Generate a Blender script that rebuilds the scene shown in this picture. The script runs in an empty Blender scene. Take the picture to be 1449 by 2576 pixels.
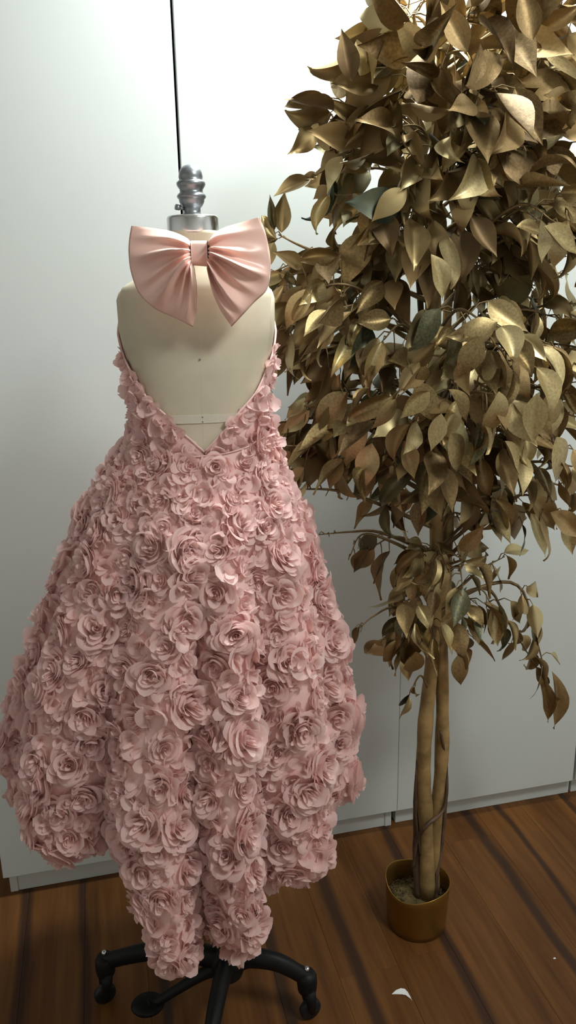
import bpy, bmesh, math, random
import numpy as np
from mathutils import Vector, Matrix

S = bpy.context.scene
COL = S.collection
PI = math.pi
rnd = random.Random(11)
R_ = math.radians

# ------------------------------------------------------------------ camera
CAM_H, FPX, IW, IH = 1.4, 2000.0, 1449.0, 2576.0
YAW, PITCH, ROLL = R_(13.2), R_(16.0), -0.0172
fw0 = Vector((math.sin(YAW), math.cos(YAW), 0)); rt0 = Vector((math.cos(YAW), -math.sin(YAW), 0)); up0 = Vector((0, 0, 1))
FWD = fw0 * math.cos(PITCH) - up0 * math.sin(PITCH)
u_ = up0 * math.cos(PITCH) + fw0 * math.sin(PITCH)
CR = rt0 * math.cos(ROLL) + u_ * math.sin(ROLL)
CU = u_ * math.cos(ROLL) - rt0 * math.sin(ROLL)
CPOS = Vector((0, 0, CAM_H))
cam_d = bpy.data.cameras.new('camera')
cam_d.sensor_fit = 'VERTICAL'; cam_d.sensor_height = 36.0; cam_d.lens = FPX / IH * 36.0
cam_d.clip_start = 0.02
cam = bpy.data.objects.new('camera', cam_d); COL.objects.link(cam)
M3 = Matrix((CR, CU, -FWD)).transposed()
cam.matrix_world = Matrix.Translation(CPOS) @ M3.to_4x4()
S.camera = cam

def at(x, y, Y):
    """point of the room at depth Y (distance from the camera towards the wall) seen at x, y"""
    r = FWD + CR * ((x - IW / 2) / FPX) - CU * ((y - IH / 2) / FPX)
    return CPOS + r * (Y / r.y)

def on_floor(x, y, z=0.0):
    r = FWD + CR * ((x - IW / 2) / FPX) - CU * ((y - IH / 2) / FPX)
    return CPOS + r * ((z - CAM_H) / r.z)

# ------------------------------------------------------------------ world, lights, exposure
w = bpy.data.worlds.new('world'); S.world = w; w.use_nodes = True
w.node_tree.nodes['Background'].inputs[0].default_value = (0.75, 0.8, 0.82, 1)
w.node_tree.nodes['Background'].inputs[1].default_value = 0.05
def area(name, loc, size, power, color, target=None):
    l = bpy.data.lights.new(name, 'AREA'); l.shape = 'DISK'; l.size = size; l.energy = power; l.color = color
    o = bpy.data.objects.new(name, l); COL.objects.link(o); o.location = loc
    if target is not None:
        o.rotation_euler = (Vector(target) - Vector(loc)).to_track_quat('-Z', 'Y').to_euler()
    return o
area('ceiling_lamp_by_wardrobe', (0.62, 1.41, 2.44), 0.30, 27.0, (0.93, 1.0, 0.985))
area('ceiling_lamp_room', (1.0, 0.1, 2.44), 0.5, 17.5, (0.96, 1.0, 0.975))
S.view_settings.view_transform = 'Standard'; S.view_settings.look = 'None'
S.view_settings.gamma = 1.0; S.view_settings.use_curve_mapping = False
S.view_settings.exposure = 0.6
S.cycles.max_bounces = 8; S.cycles.diffuse_bounces = 6; S.cycles.glossy_bounces = 3
S.cycles.transmission_bounces = 4; S.cycles.sample_clamp_indirect = 4.0

# ------------------------------------------------------------------ materials
def mat(name, col, rough=0.6, metal=0.0, var=0.0, scale=8.0, bump=0.0, bscale=60.0, spec=0.5, sheen=0.0, transl=0.0, hue=0.0):
    m = bpy.data.materials.new(name); m.use_nodes = True
    N = m.node_tree.nodes; L = m.node_tree.links
    b = N['Principled BSDF']
    b.inputs['Roughness'].default_value = rough; b.inputs['Metallic'].default_value = metal
    b.inputs['Specular IOR Level'].default_value = spec
    if sheen: b.inputs['Sheen Weight'].default_value = sheen
    tc = N.new('ShaderNodeTexCoord')
    nz = N.new('ShaderNodeTexNoise'); nz.inputs['Scale'].default_value = scale; nz.inputs['Detail'].default_value = 4
    L.new(tc.outputs['Object'], nz.inputs['Vector'])
    cr = N.new('ShaderNodeValToRGB')
    a = [max(0, c * (1 - var)) for c in col]; z = [min(1, c * (1 + var)) for c in col]
    cr.color_ramp.elements[0].position = 0.3; cr.color_ramp.elements[0].color = (*a, 1)
    cr.color_ramp.elements[1].position = 0.7; cr.color_ramp.elements[1].color = (*z, 1)
    L.new(nz.outputs['Fac'], cr.inputs['Fac'])
    L.new(cr.outputs['Color'], b.inputs['Base Color'])
    if bump:
        n2 = N.new('ShaderNodeTexNoise'); n2.inputs['Scale'].default_value = bscale; n2.inputs['Detail'].default_value = 3
        L.new(tc.outputs['Object'], n2.inputs['Vector'])
        bp = N.new('ShaderNodeBump'); bp.inputs['Strength'].default_value = bump; bp.inputs['Distance'].default_value = 0.002
        L.new(n2.outputs['Fac'], bp.inputs['Height']); L.new(bp.outputs['Normal'], b.inputs['Normal'])
    if transl:
        t = N.new('ShaderNodeBsdfTranslucent'); L.new(cr.outputs['Color'], t.inputs['Color'])
        mx = N.new('ShaderNodeMixShader'); mx.inputs[0].default_value = transl
        L.new(b.outputs[0], mx.inputs[1]); L.new(t.outputs[0], mx.inputs[2])
        L.new(mx.outputs[0], N['Material Output'].inputs['Surface'])
    return m

def leaf_material(name, dark, mid, light, rough, metal):
    m = bpy.data.materials.new(name); m.use_nodes = True
    N = m.node_tree.nodes; L = m.node_tree.links; b = N['Principled BSDF']
    b.inputs['Metallic'].default_value = metal
    tc = N.new('ShaderNodeTexCoord'); oi = N.new('ShaderNodeObjectInfo'); ge = N.new('ShaderNodeNewGeometry')
    add = N.new('ShaderNodeMath'); add.operation = 'ADD'
    L.new(oi.outputs['Random'], add.inputs[0]); L.new(ge.outputs['Random Per Island'], add.inputs[1])
    fr = N.new('ShaderNodeMath'); fr.operation = 'FRACT'; L.new(add.outputs[0], fr.inputs[0])
    nz = N.new('ShaderNodeTexNoise'); nz.inputs['Scale'].default_value = 22; nz.inputs['Detail'].default_value = 3
    L.new(tc.outputs['Object'], nz.inputs['Vector'])
    mx = N.new('ShaderNodeMath'); mx.operation = 'MULTIPLY_ADD'; mx.inputs[1].default_value = 0.55
    L.new(nz.outputs['Fac'], mx.inputs[0])
    m2 = N.new('ShaderNodeMath'); m2.operation = 'MULTIPLY'; m2.inputs[1].default_value = 0.5
    L.new(fr.outputs[0], m2.inputs[0]); L.new(m2.outputs[0], mx.inputs[2])
    cr = N.new('ShaderNodeValToRGB'); e = cr.color_ramp.elements
    e[0].position = 0.25; e[0].color = (*dark, 1); e[1].position = 0.8; e[1].color = (*light, 1)
    k = e.new(0.5); k.color = (*mid, 1)
    L.new(mx.outputs[0], cr.inputs['Fac']); L.new(cr.outputs['Color'], b.inputs['Base Color'])
    b.inputs['Roughness'].default_value = rough
    n2 = N.new('ShaderNodeTexNoise'); n2.inputs['Scale'].default_value = 70
    L.new(tc.outputs['Object'], n2.inputs['Vector'])
    bp = N.new('ShaderNodeBump'); bp.inputs['Strength'].default_value = 0.10; bp.inputs['Distance'].default_value = 0.002
    L.new(n2.outputs['Fac'], bp.inputs['Height']); L.new(bp.outputs['Normal'], b.inputs['Normal'])
    return m

def wood_floor():
    m = bpy.data.materials.new('striped_timber'); m.use_nodes = True
    N = m.node_tree.nodes; L = m.node_tree.links; b = N['Principled BSDF']
    b.inputs['Roughness'].default_value = 0.42; b.inputs['Specular IOR Level'].default_value = 0.22
    ge = N.new('ShaderNodeNewGeometry'); oi = N.new('ShaderNodeObjectInfo')
    mp = N.new('ShaderNodeMapping'); mp.inputs['Scale'].default_value = (1, 0.06, 1)
    L.new(ge.outputs['Position'], mp.inputs['Vector'])
    off = N.new('ShaderNodeVectorMath'); off.operation = 'ADD'
    cx = N.new('ShaderNodeCombineXYZ'); L.new(oi.outputs['Random'], cx.inputs['Z']); L.new(oi.outputs['Random'], cx.inputs['Y'])
    L.new(mp.outputs[0], off.inputs[0]); L.new(cx.outputs[0], off.inputs[1])
    def noise(sc, det):
        n = N.new('ShaderNodeTexNoise'); n.inputs['Scale'].default_value = sc; n.inputs['Detail'].default_value = det
        n.inputs['Roughness'].default_value = 0.6; L.new(off.outputs[0], n.inputs['Vector']); return n
    fine = noise(55, 4); broad = noise(13, 3)
    cr = N.new('ShaderNodeValToRGB'); e = cr.color_ramp.elements
    e[0].position = 0.28; e[0].color = (0.098, 0.038, 0.010, 1); e[1].position = 0.72; e[1].color = (0.185, 0.077, 0.021, 1)
    L.new(fine.outputs['Fac'], cr.inputs['Fac'])
    cb = N.new('ShaderNodeValToRGB'); e = cb.color_ramp.elements
    e[0].position = 0.30; e[0].color = (0.62, 0.58, 0.56, 1); e[1].position = 0.55; e[1].color = (1, 1, 1, 1)
    L.new(broad.outputs['Fac'], cb.inputs['Fac'])
    mul = N.new('ShaderNodeMixRGB'); mul.blend_type = 'MULTIPLY'; mul.inputs[0].default_value = 0.9
    L.new(cr.outputs[0], mul.inputs[1]); L.new(cb.outputs[0], mul.inputs[2])
    # the black heartwood stripes of this timber, one or two to a board
    wob = N.new('ShaderNodeTexNoise'); wob.inputs['Scale'].default_value = 2.2; L.new(ge.outputs['Position'], wob.inputs['Vector'])
    sx = N.new('ShaderNodeSeparateXYZ'); L.new(ge.outputs['Position'], sx.inputs[0])
    wx = N.new('ShaderNodeMath'); wx.operation = 'MULTIPLY_ADD'; wx.inputs[1].default_value = 0.05
    L.new(wob.outputs['Fac'], wx.inputs[0]); L.new(sx.outputs['X'], wx.inputs[2])
    prev = None
    for xs, wd in ((-0.262, 0.011), (-0.128, 0.008), (0.035, 0.008), (0.27, 0.009), (0.437, 0.012), (0.652, 0.010), (0.885, 0.010), (0.975, 0.006), (1.17, 0.007)):
        d = N.new('ShaderNodeMath'); d.operation = 'SUBTRACT'; L.new(wx.outputs[0], d.inputs[0]); d.inputs[1].default_value = xs + 0.025
        ab = N.new('ShaderNodeMath'); ab.operation = 'ABSOLUTE'; L.new(d.outputs[0], ab.inputs[0])
        mr = N.new('ShaderNodeMapRange'); mr.interpolation_type = 'SMOOTHSTEP'
        mr.inputs['From Min'].default_value = wd * 0.45; mr.inputs['From Max'].default_value = wd * 2.1
        mr.inputs['To Min'].default_value = 1; mr.inputs['To Max'].default_value = 0
        L.new(ab.outputs[0], mr.inputs['Value'])
        if prev is None: prev = mr
        else:
            mxm = N.new('ShaderNodeMath'); mxm.operation = 'MAXIMUM'
            L.new(prev.outputs[0], mxm.inputs[0]); L.new(mr.outputs[0], mxm.inputs[1]); prev = mxm
    dk = N.new('ShaderNodeMixRGB'); L.new(mul.outputs[0], dk.inputs[1]); dk.inputs[2].default_value = (0.030, 0.015, 0.010, 1)
    sc = N.new('ShaderNodeMath'); sc.operation = 'MULTIPLY'; sc.inputs[1].default_value = 0.82
    L.new(prev.outputs[0], sc.inputs[0]); L.new(sc.outputs[0], dk.inputs[0])
    L.new(dk.outputs[0], b.inputs['Base Color'])
    return m

MAT = {
    'white': mat('white_laminate', (0.575, 0.60, 0.58), 0.38, var=0.02, scale=3, spec=0.35),
    'carcass': mat('white_board', (0.565, 0.585, 0.565), 0.5, var=0.02, scale=3),
    'plaster': mat('plaster', (0.74, 0.74, 0.72), 0.9, var=0.02, scale=2),
    'ceiling': mat('ceiling_paint', (0.8, 0.8, 0.78), 0.9, var=0.01),
    'timber': wood_floor(),
    'gap': mat('floor_underlay', (0.02, 0.012, 0.008), 0.9),
    'petal': mat('pink_chiffon', (0.92, 0.69, 0.66), 0.75, var=0.04, scale=14, spec=0.15, sheen=0.2, transl=0.5),
    'lining': mat('pink_lining', (0.84, 0.57, 0.54), 0.8, var=0.05, scale=20, spec=0.15, transl=0.1),
    'satin': mat('pink_satin', (0.90, 0.575, 0.49), 0.36, var=0.02, scale=30, spec=0.6, sheen=0.25),
    'satin2': mat('pink_grosgrain', (0.84, 0.60, 0.53), 0.6, var=0.03, scale=60),
    'linen': mat('cream_linen', (0.60, 0.535, 0.41), 0.85, var=0.03, scale=40, bump=0.03, bscale=900, spec=0.2),
    'tape': mat('cream_tape', (0.66, 0.61, 0.50), 0.8, var=0.03, scale=40, bump=0.15, bscale=700),
    'steel': mat('polished_steel', (0.72, 0.73, 0.74), 0.22, 1.0, var=0.12, scale=14),
    'castmetal': mat('grey_cast_metal', (0.30, 0.32, 0.34), 0.36, 0.85, var=0.12, scale=20, bump=0.1, bscale=120),
    'iron': mat('black_cast_iron', (0.007, 0.007, 0.007), 0.5, spec=0.22, var=0.3, scale=30, bump=0.15, bscale=150),
    'rubber': mat('dark_caster_wheel', (0.012, 0.013, 0.015), 0.35, spec=0.3, var=0.2),
    'gold': leaf_material('gold_leaf_paint', (0.20, 0.135, 0.055), (0.40, 0.30, 0.14), (0.62, 0.51, 0.27), 0.43, 0.80),
    'bronze': leaf_material('bronze_backlit_leaf', (0.13, 0.080, 0.034), (0.27, 0.18, 0.075), (0.42, 0.29, 0.13), 0.50, 0.60),  # darker leaf tone, mixed at random; on upper leaves it paints in backlit shade
    'olive': leaf_material('thinly_painted_leaf', (0.035, 0.05, 0.03), (0.14, 0.13, 0.065), (0.36, 0.30, 0.15), 0.45, 0.45),
    'bark': mat('gold_painted_bark', (0.36, 0.24, 0.10), 0.5, 0.4, var=0.35, scale=30, bump=0.6, bscale=60),
    'vine': mat('brown_vine', (0.10, 0.06, 0.035), 0.6, 0.2, var=0.3, scale=40, bump=0.5, bscale=80),
    'twig': mat('dull_gold_twig', (0.24, 0.165, 0.075), 0.5, 0.5, var=0.3, scale=40),
    'pot': mat('brushed_gold_pot', (0.34, 0.19, 0.045), 0.36, 0.9, var=0.06, scale=5),
    'moss': mat('dry_moss', (0.12, 0.085, 0.03), 0.9, var=0.5, scale=60),
    'paper': mat('white_paper', (0.85, 0.84, 0.84), 0.8, var=0.01),
}

# ------------------------------------------------------------------ helpers
def mesh(name, v, f, m, smooth=True):
    me = bpy.data.meshes.new(name)
    me.from_pydata([tuple(p) for p in v], [], [tuple(q) for q in f]); me.update()
    if m is not None: me.materials.append(m)
    if smooth:
        me.polygons.foreach_set('use_smooth', [True] * len(me.polygons))
    return me
def obj(name, me, parent=None, kind=None, label=None):
    o = bpy.data.objects.new(name, me); COL.objects.link(o)
    if parent is not None: o.parent = parent
    if kind: o['kind'] = kind
    if label: o['label'] = label
    return o
def thing(name, label, cat, loc=(0, 0, 0), rz=0.0):
    o = bpy.data.objects.new(name, None); COL.objects.link(o)
    o.location = loc; o.rotation_euler = (0, 0, rz); o['label'] = label; o['category'] = cat
    return o
class MB:
    def __init__(s): s.v = []; s.f = []
    def add(s, v, f):
        k = len(s.v); s.v += [tuple(p) for p in v]; s.f += [tuple(i + k for i in q) for q in f]
    def box(s, x0, x1, y0, y1, z0, z1, bev=0.0):
        if bev <= 0:
            s.add([(x0, y0, z0), (x1, y0, z0), (x1, y1, z0), (x0, y1, z0), (x0, y0, z1), (x1, y0, z1), (x1, y1, z1), (x0, y1, z1)],
                  [(0, 3, 2, 1), (4, 5, 6, 7), (0, 1, 5, 4), (1, 2, 6, 5), (2, 3, 7, 6), (3, 0, 4, 7)]); return
        bm = bmesh.new(); bmesh.ops.create_cube(bm, size=1)
        for q in bm.verts:
            q.co = Vector(((x0 + x1) / 2 + q.co.x * (x1 - x0), (y0 + y1) / 2 + q.co.y * (y1 - y0), (z0 + z1) / 2 + q.co.z * (z1 - z0)))
        bmesh.ops.bevel(bm, geom=list(bm.edges), offset=bev, segments=1, affect='EDGES')
        bm.verts.index_update()
        s.add([tuple(q.co) for q in bm.verts], [[q.index for q in g.verts] for g in bm.faces]); bm.free()
    def tube(s, pts, rad, n=8, squash=None, cap=True):
        pts = [Vector(p) for p in pts]; k0 = len(s.v); K = len(pts)
        ref = None
        for i, p in enumerate(pts):
            t = (pts[min(i + 1, K - 1)] - pts[max(i - 1, 0)]).normalized()
            if ref is None:
                ref = Vector((0, 0, 1)) if abs(t.z) < 0.8 else Vector((1, 0, 0))
            a = (ref - t * ref.dot(t)).normalized(); ref = a; b = t.cross(a)
            r = rad[i] if hasattr(rad, '__len__') else rad
            ra, rb = (r, r) if squash is None else (r * squash[0], r * squash[1])
            for j in range(n):
                an = 2 * PI * j / n
                s.v.append(tuple(p + a * (ra * math.cos(an)) + b * (rb * math.sin(an))))
        for i in range(K - 1):
            for j in range(n):
                j2 = (j + 1) % n
                s.f.append((k0 + i * n + j, k0 + i * n + j2, k0 + (i + 1) * n + j2, k0 + (i + 1) * n + j))
        if cap:
            s.f.append(tuple(k0 + j for j in range(n))[::-1]); s.f.append(tuple(k0 + (K - 1) * n + j for j in range(n)))
    def lathe(s, prof, n=32, c=(0, 0, 0), fn=None):
        k0 = len(s.v); K = len(prof)
        for i, (r, z) in enumerate(prof):
            for j in range(n):
                a = 2 * PI * j / n
                dz = fn(i, a) if fn else 0
                s.v.append((c[0] + r * math.cos(a), c[1] + r * math.sin(a), c[2] + z + dz))
        for i in range(K - 1):
            for j in range(n):
                j2 = (j + 1) % n
                s.f.append((k0 + i * n + j, k0 + i * n + j2, k0 + (i + 1) * n + j2, k0 + (i + 1) * n + j))
        if prof[0][0] > 1e-6: s.f.append(tuple(k0 + j for j in range(n))[::-1])
        if prof[-1][0] > 1e-6 and not fn: s.f.append(tuple(k0 + (K - 1) * n + j for j in range(n)))
    def build(s, name, m, parent=None, smooth=True, kind=None, label=None):
        return obj(name, mesh(name, s.v, s.f, m, smooth), parent, kind, label)
def smooth_path(pts, n):
    """Catmull-Rom through pts"""
    P = [Vector(p) for p in pts]; P = [P[0] * 2 - P[1]] + P + [P[-1] * 2 - P[-2]]
    out = []
    segs = len(P) - 3
    for k in range(n):
        u = k / (n - 1) * segs; i = min(int(u), segs - 1); t = u - i
        a, b, c, d = P[i:i + 4]
        out.append(0.5 * ((2 * b) + (c - a) * t + (2 * a - 5 * b + 4 * c - d) * t * t + (3 * b - a - 3 * c + d) * t ** 3))
    return out
def interp(x, tab, col=1):
    xs = [t[0] for t in tab]; ys = [t[col] for t in tab]
    if xs[0] > xs[-1]: xs = xs[::-1]; ys = ys[::-1]
    return float(np.interp(x, xs, ys))

# ------------------------------------------------------------------ room shell
RX0, RX1, RY0, RY1, RZ = -1.6, 2.3, -1.5, 2.32, 2.5
b = MB(); b.box(RX0, RX1, RY0, RY1, -0.06, -0.014); floor = b.build('floor', MAT['gap'], smooth=False, kind='structure')
k = 0; xx = RX0
PWID = 0.1302
x = -0.258 - PWID * 11
while x < RX1:
    y = RY0 - rnd.uniform(0, 0.9)
    while y < RY1:
        y2 = y + 1.22
        a0, a1, c0, c1 = max(x, RX0), min(x + PWID, RX1), max(y, RY0), min(y2, RY1)
        if a1 - a0 > 0.01 and c1 - c0 > 0.01:
            b = MB(); b.box(a0 + 0.0002, a1 - 0.0002, c0 + 0.0002, c1 - 0.0002, -0.014, 0.0, 0.0004)
            b.build('plank', MAT['timber'], floor, smooth=False)
        y = y2
    x += PWID
b = MB(); b.box(RX0, RX1, RY1, RY1 + 0.1, 0, RZ); b.build('wall_back', MAT['plaster'], smooth=False, kind='structure')
b = MB(); b.box(RX0 - 0.1, RX0, RY0, RY1, 0, RZ); b.build('wall_left', MAT['plaster'], smooth=False, kind='structure')
b = MB(); b.box(RX1, RX1 + 0.1, RY0, RY1, 0, RZ); b.build('wall_right', MAT['plaster'], smooth=False, kind='structure')
b = MB(); b.box(RX0, RX1, RY0 - 0.1, RY0, 0, RZ); b.build('wall_front', MAT['plaster'], smooth=False, kind='structure')
b = MB(); b.box(RX0 - 0.1, RX1 + 0.1, RY0 - 0.1, RY1 + 0.1, RZ, RZ + 0.1); b.build('ceiling', MAT['ceiling'], smooth=False, kind='structure')

# wardrobes along the back: doors hang proud of a carcass whose sides reach the floor
DY = 1.69
def wardrobe(label, x0, x1, doors, side0, side1, kick_y=1.707, side_y=0.0, flush=False):
    t = thing('wardrobe', label, 'wardrobe', ((x0 + x1) / 2, 2.0, 0))
    ox, oy = (x0 + x1) / 2, 2.0
    def bx(nm, a, c, d, e, f, g, m, bev=0.0012):
        q = MB(); q.box(a - ox, c - ox, d - oy, e - oy, f, g, bev); return q.build(nm, MAT[m], t, smooth=False)
    for a, c in doors: bx('door', a, c, DY, DY + 0.018, 0.057, 2.3, 'white')
    bx('side_panel', *side0, DY + 0.0185 + side_y, 2.3, 0, 2.31, 'carcass'); bx('side_panel', *side1, DY + 0.0185 + side_y, 2.3, 0, 2.31, 'carcass')
    bx('plinth', side0[0] if flush else side0[1], side1[1] if flush else side1[0], kick_y + 0.004, kick_y + 0.02, 0, 0.075, 'carcass')
    bx('back_panel', side0[1], side1[0], 2.28, 2.3, 0.0, 2.31, 'carcass')
    bx('top_panel', side0[1], side1[0], DY + 0.0185, 2.28, 2.29, 2.31, 'carcass')
    return t
wardrobe('white double-door wardrobe behind the pink dress with a dark gap between its doors', -0.312, 0.677,
         [(-0.312, 0.1872), (0.1925, 0.6783)], (-0.302, -0.284), (0.652, 0.670))
wardrobe('white plain-fronted wardrobe behind the gold potted tree', 0.679, 1.206,
         [(0.679, 1.198)], (0.684, 0.702), (1.186, 1.205), 1.712, .025, True)
wardrobe('white wardrobe at the frame edge beyond the gold tree, a sliver of its door showing', 1.208, 2.2,
         [(1.2065, 1.70), (1.704, 2.2)], (1.212, 1.23), (2.18, 2.198), 1.712, .025, True)

# ------------------------------------------------------------------ dress form
AX, AY = 0.157, 1.261
FROT = -YAW
TW = R_(7.0)              # the back of the form turns a little to the right
form = thing('dress_form', 'cream linen child dress form with metal cap on a black cast iron stand', 'dress form', (AX, AY, 0), FROT + TW)
TOR = [(1.478, .0375, .0375), (1.455, .038, .038), (1.437, .043, .042), (1.424, .060, .048), (1.411, .090, .056), (1.400, .110, .062), (1.385, .1175, .066),
       (1.36, .119, .071), (1.33, .1175, .076), (1.29, .1095, .078), (1.25, .105, .076), (1.2, .100, .072), (1.15, .098, .073), (1.1, .108, .08), (1.0, .12, .095), (.93, .122, .098)]
def tor(z, ph, off=0.0):
    """point on the form at height z, angle ph from the middle of the back (positive to the right)"""
    rx, ry = interp(z, TOR, 1) + off, interp(z, TOR, 2) + off
    s, c = math.sin(ph), math.cos(ph); e = 2 / 2.35
    return Vector((rx * math.copysign(abs(s) ** e, s), -ry * math.copysign(abs(c) ** e, c), z))
v, f = [], []
zs = np.concatenate([np.linspace(1.478, 1.38, 22), np.linspace(1.37, .93, 34)])
NS = 72
for z in zs:
    for j in range(NS): v.append(tor(z, 2 * PI * j / NS - PI / NS * 0))
for i in range(len(zs) - 1):
    for j in range(NS):
        j2 = (j + 1) % NS; f.append((i * NS + j, (i + 1) * NS + j, (i + 1) * NS + j2, i * NS + j2))
f.append(tuple(range(NS))); f.append(tuple((len(zs) - 1) * NS + j for j in range(NS))[::-1])
torso = obj('torso', mesh('torso', v, f, MAT['linen']), form)
b = MB(); b.tube([tor(z, 0, -0.0002) for z in np.linspace(1.474, .95, 60)], 0.0004, 6); b.build('centre_seam', MAT['linen'], torso)
for s in (-1, 1):       # the flat oval plates that close the armholes
    b = MB(); pts = []
    for rr, o_ in ((0.0, .0035), (.75, .0035), (.93, .003), (1.0, .0)):
        ring = []
        for j in range(28):
            a = 2 * PI * j / 28
            zc = 1.335 + 0.062 * rr * math.cos(a); yy = 0.036 * rr * math.sin(a)
            px = interp(zc, TOR, 1) * (1 - min(0.5, abs(yy / interp(zc, TOR, 2))) ** 2.35) ** (1 / 2.35)
            ring.append((s * (px + o_ - 0.001), yy, zc))
        pts.append(ring)
    vv = [p for r in pts for p in r]; ff = [(i * 28 + j, i * 28 + (j + 1) % 28, (i + 1) * 28 + (j + 1) % 28, (i + 1) * 28 + j) for i in range(3) for j in range(28)]
    b.add(vv, ff); b.build('arm_plate', MAT['linen'], form)
# waist tape and pins
v, f = [], []
for j in range(41):
    ph = R_(-60 + 3 * j)
    for z in (1.2125, 1.2123, 1.2002, 1.2000): v.append(tor(z, ph, 0.0002 if z in (1.2125, 1.2000) else 0.0014))
for j in range(40):
    for q in range(3): f.append((j * 4 + q, j * 4 + q + 1, j * 4 + 4 + q + 1, j * 4 + 4 + q))
obj('waist_tape', mesh('waist_tape', v, f, MAT['tape'], False), form, label='flat cream tape around the waist')
for z in (1.2955, 1.2098, 1.2025):
    p = tor(z, 0, 0.001); b = MB()
    b.lathe([(0.0, -.0014), (.0009, -.0011), (.0014, 0), (.0009, .0011), (0.0, .0014)], 10, p); b.build('pin', MAT['castmetal'], form)
# cap, finial, screw
b = MB(); b.lathe([(.0368, 1.474), (.0382, 1.4752), (.0384, 1.478), (.0384, 1.496), (.0376, 1.4988), (.0360, 1.5), (.012, 1.5006)], 48); b.build('neck_cap', MAT['steel'], form, label='polished metal neck cap')
b = MB(); b.lathe([(.0150, 1.5004), (.0152, 1.502), (.0128, 1.5035), (.0126, 1.511), (.0150, 1.513), (.0185, 1.519), (.0190, 1.5235), (.0208, 1.5248), (.0216, 1.5272), (.0206, 1.5296), (.0174, 1.5325),
                    (.0172, 1.5365), (.0200, 1.5405), (.0213, 1.5435), (.0212, 1.5462), (.0190, 1.5485), (.0172, 1.550), (.0180, 1.5535), (.0172, 1.559), (.0150, 1.5645), (.0110, 1.5685), (.0058, 1.5708), (0.0, 1.5714)], 40)
fin = b.build('finial', MAT['castmetal'], form, label='grey turned metal finial')
b = MB(); b.tube([(-.011, -.004, 1.5095), (-.0195, -.008, 1.511)], .0022, 8); b.tube([(-.0185, -.0075, 1.511), (-.0240, -.010, 1.512)], .0042, 10); b.build('thumb_screw', MAT['castmetal'], fin)
# stand
b = MB(); b.lathe([(.013, .10), (.013, .94)], 20); b.build('pole', MAT['iron'], form)
b = MB(); b.lathe([(.020, .085), (.030, .092), (.034, .105), (.034, .128), (.029, .140), (.021, .150), (.019, .185), (.0135, .195)], 24); b.build('hub', MAT['iron'], form)
inv = (Matrix.Translation((AX, AY, 0)) @ Matrix.Rotation(FROT + TW, 4, 'Z')).inverted()
for (wx, wy) in ((-0.079, 1.341), (0.304, 1.202), (0.085, 1.055), (0.236, 1.462)):
    e = inv @ Vector((wx, wy, 0)); d = Vector((e.x, e.y, 0)).normalized(); L_ = Vector((e.x, e.y, 0)).length; side = Vector((-d.y, d.x, 0))
    b = MB()
    path = smooth_path([d * .015 + up0 * .124, d * (L_ * .3) + up0 * .134, d * (L_ * .62) + up0 * .130, d * (L_ * .86) + up0 * .112, d * L_ + up0 * .098], 16)
    rad = [.021, .0205, .020, .019, .0185, .018, .0175, .017, .0165, .016, .0155, .015, .015, .0148, .0148, .0145]
    b.tube(path, [x_ * 1.15 for x_ in rad], 12, (1.0, .78))
    bv = MB()
    leg = b.build('leg', MAT['iron'], form)
    bv.lathe([(.012, .066), (.0185, .072), (.0200, .088), (.0190, .104), (.014, .113)], 18, (e.x, e.y, 0)); bv.build('leg_socket', MAT['iron'], leg)
    q = MB(); q.lathe([(.0048, .111), (.0052, .121), (.0042, .1245), (0.0, .125)], 10, (e.x, e.y, 0)); q.build('stem_nut', MAT['steel'], leg, label='bright metal nut')
    # caster: fork and wheel
    cd = (side * .4 + d * .6).normalized(); ca = Vector((-cd.y, cd.x, 0)); wc = Vector((e.x, e.y, .022)) + cd * .006
    q = MB()
    for s in (-1, 1):
        q.tube([Vector((e.x, e.y, .078)) + ca * (.008 * s), Vector((e.x, e.y, .052)) + ca * (.0115 * s) + cd * .003, wc + ca * (.0118 * s)], [.0125, .0105, .007], 8)
    q.build('caster_fork', MAT['iron'], leg)
    q = MB(); prof = [(.004, -.0075), (.019, -.0075), (.0215, -.005), (.0220, 0), (.0215, .005), (.019, .0075), (.004, .0075)]
    q.lathe(prof, 24)
    rot = ca.to_track_quat('Z', 'X').to_matrix()
    q.v = [tuple(rot @ Vector(p) + wc) for p in q.v]; q.build('caster_wheel', MAT['rubber'], leg)
# foot pedal
pp = inv @ on_floor(372, 2528, .045); hb = inv @ Vector((AX, AY, .11)); dd = (Vector((pp.x, pp.y, 0))).normalized()
b = MB(); b.tube(smooth_path([dd * .02 + up0 * .108, dd * .06 + up0 * .092, Vector((pp.x, pp.y, .050)) - dd * .02, Vector((pp.x, pp.y, .046))], 12), [.015, .014, .013, .012, .011, .010, .0095, .009, .009, .010, .011, .010], 10)
ped = b.build('foot_pedal', MAT['iron'], form)
b = MB(); ring = [(.0, .008), (.018, .0075), (.027, .005), (.0295, .0), (.027, -.005), (.0, -.007)]
b.lathe(ring, 28, (pp.x, pp.y, .046)); b.v = [((q[0] - pp.x) * 1.12 + pp.x, (q[1] - pp.y) * 0.95 + pp.y, q[2]) for q in b.v]; b.build('pedal_pad', MAT['iron'], ped)

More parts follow.
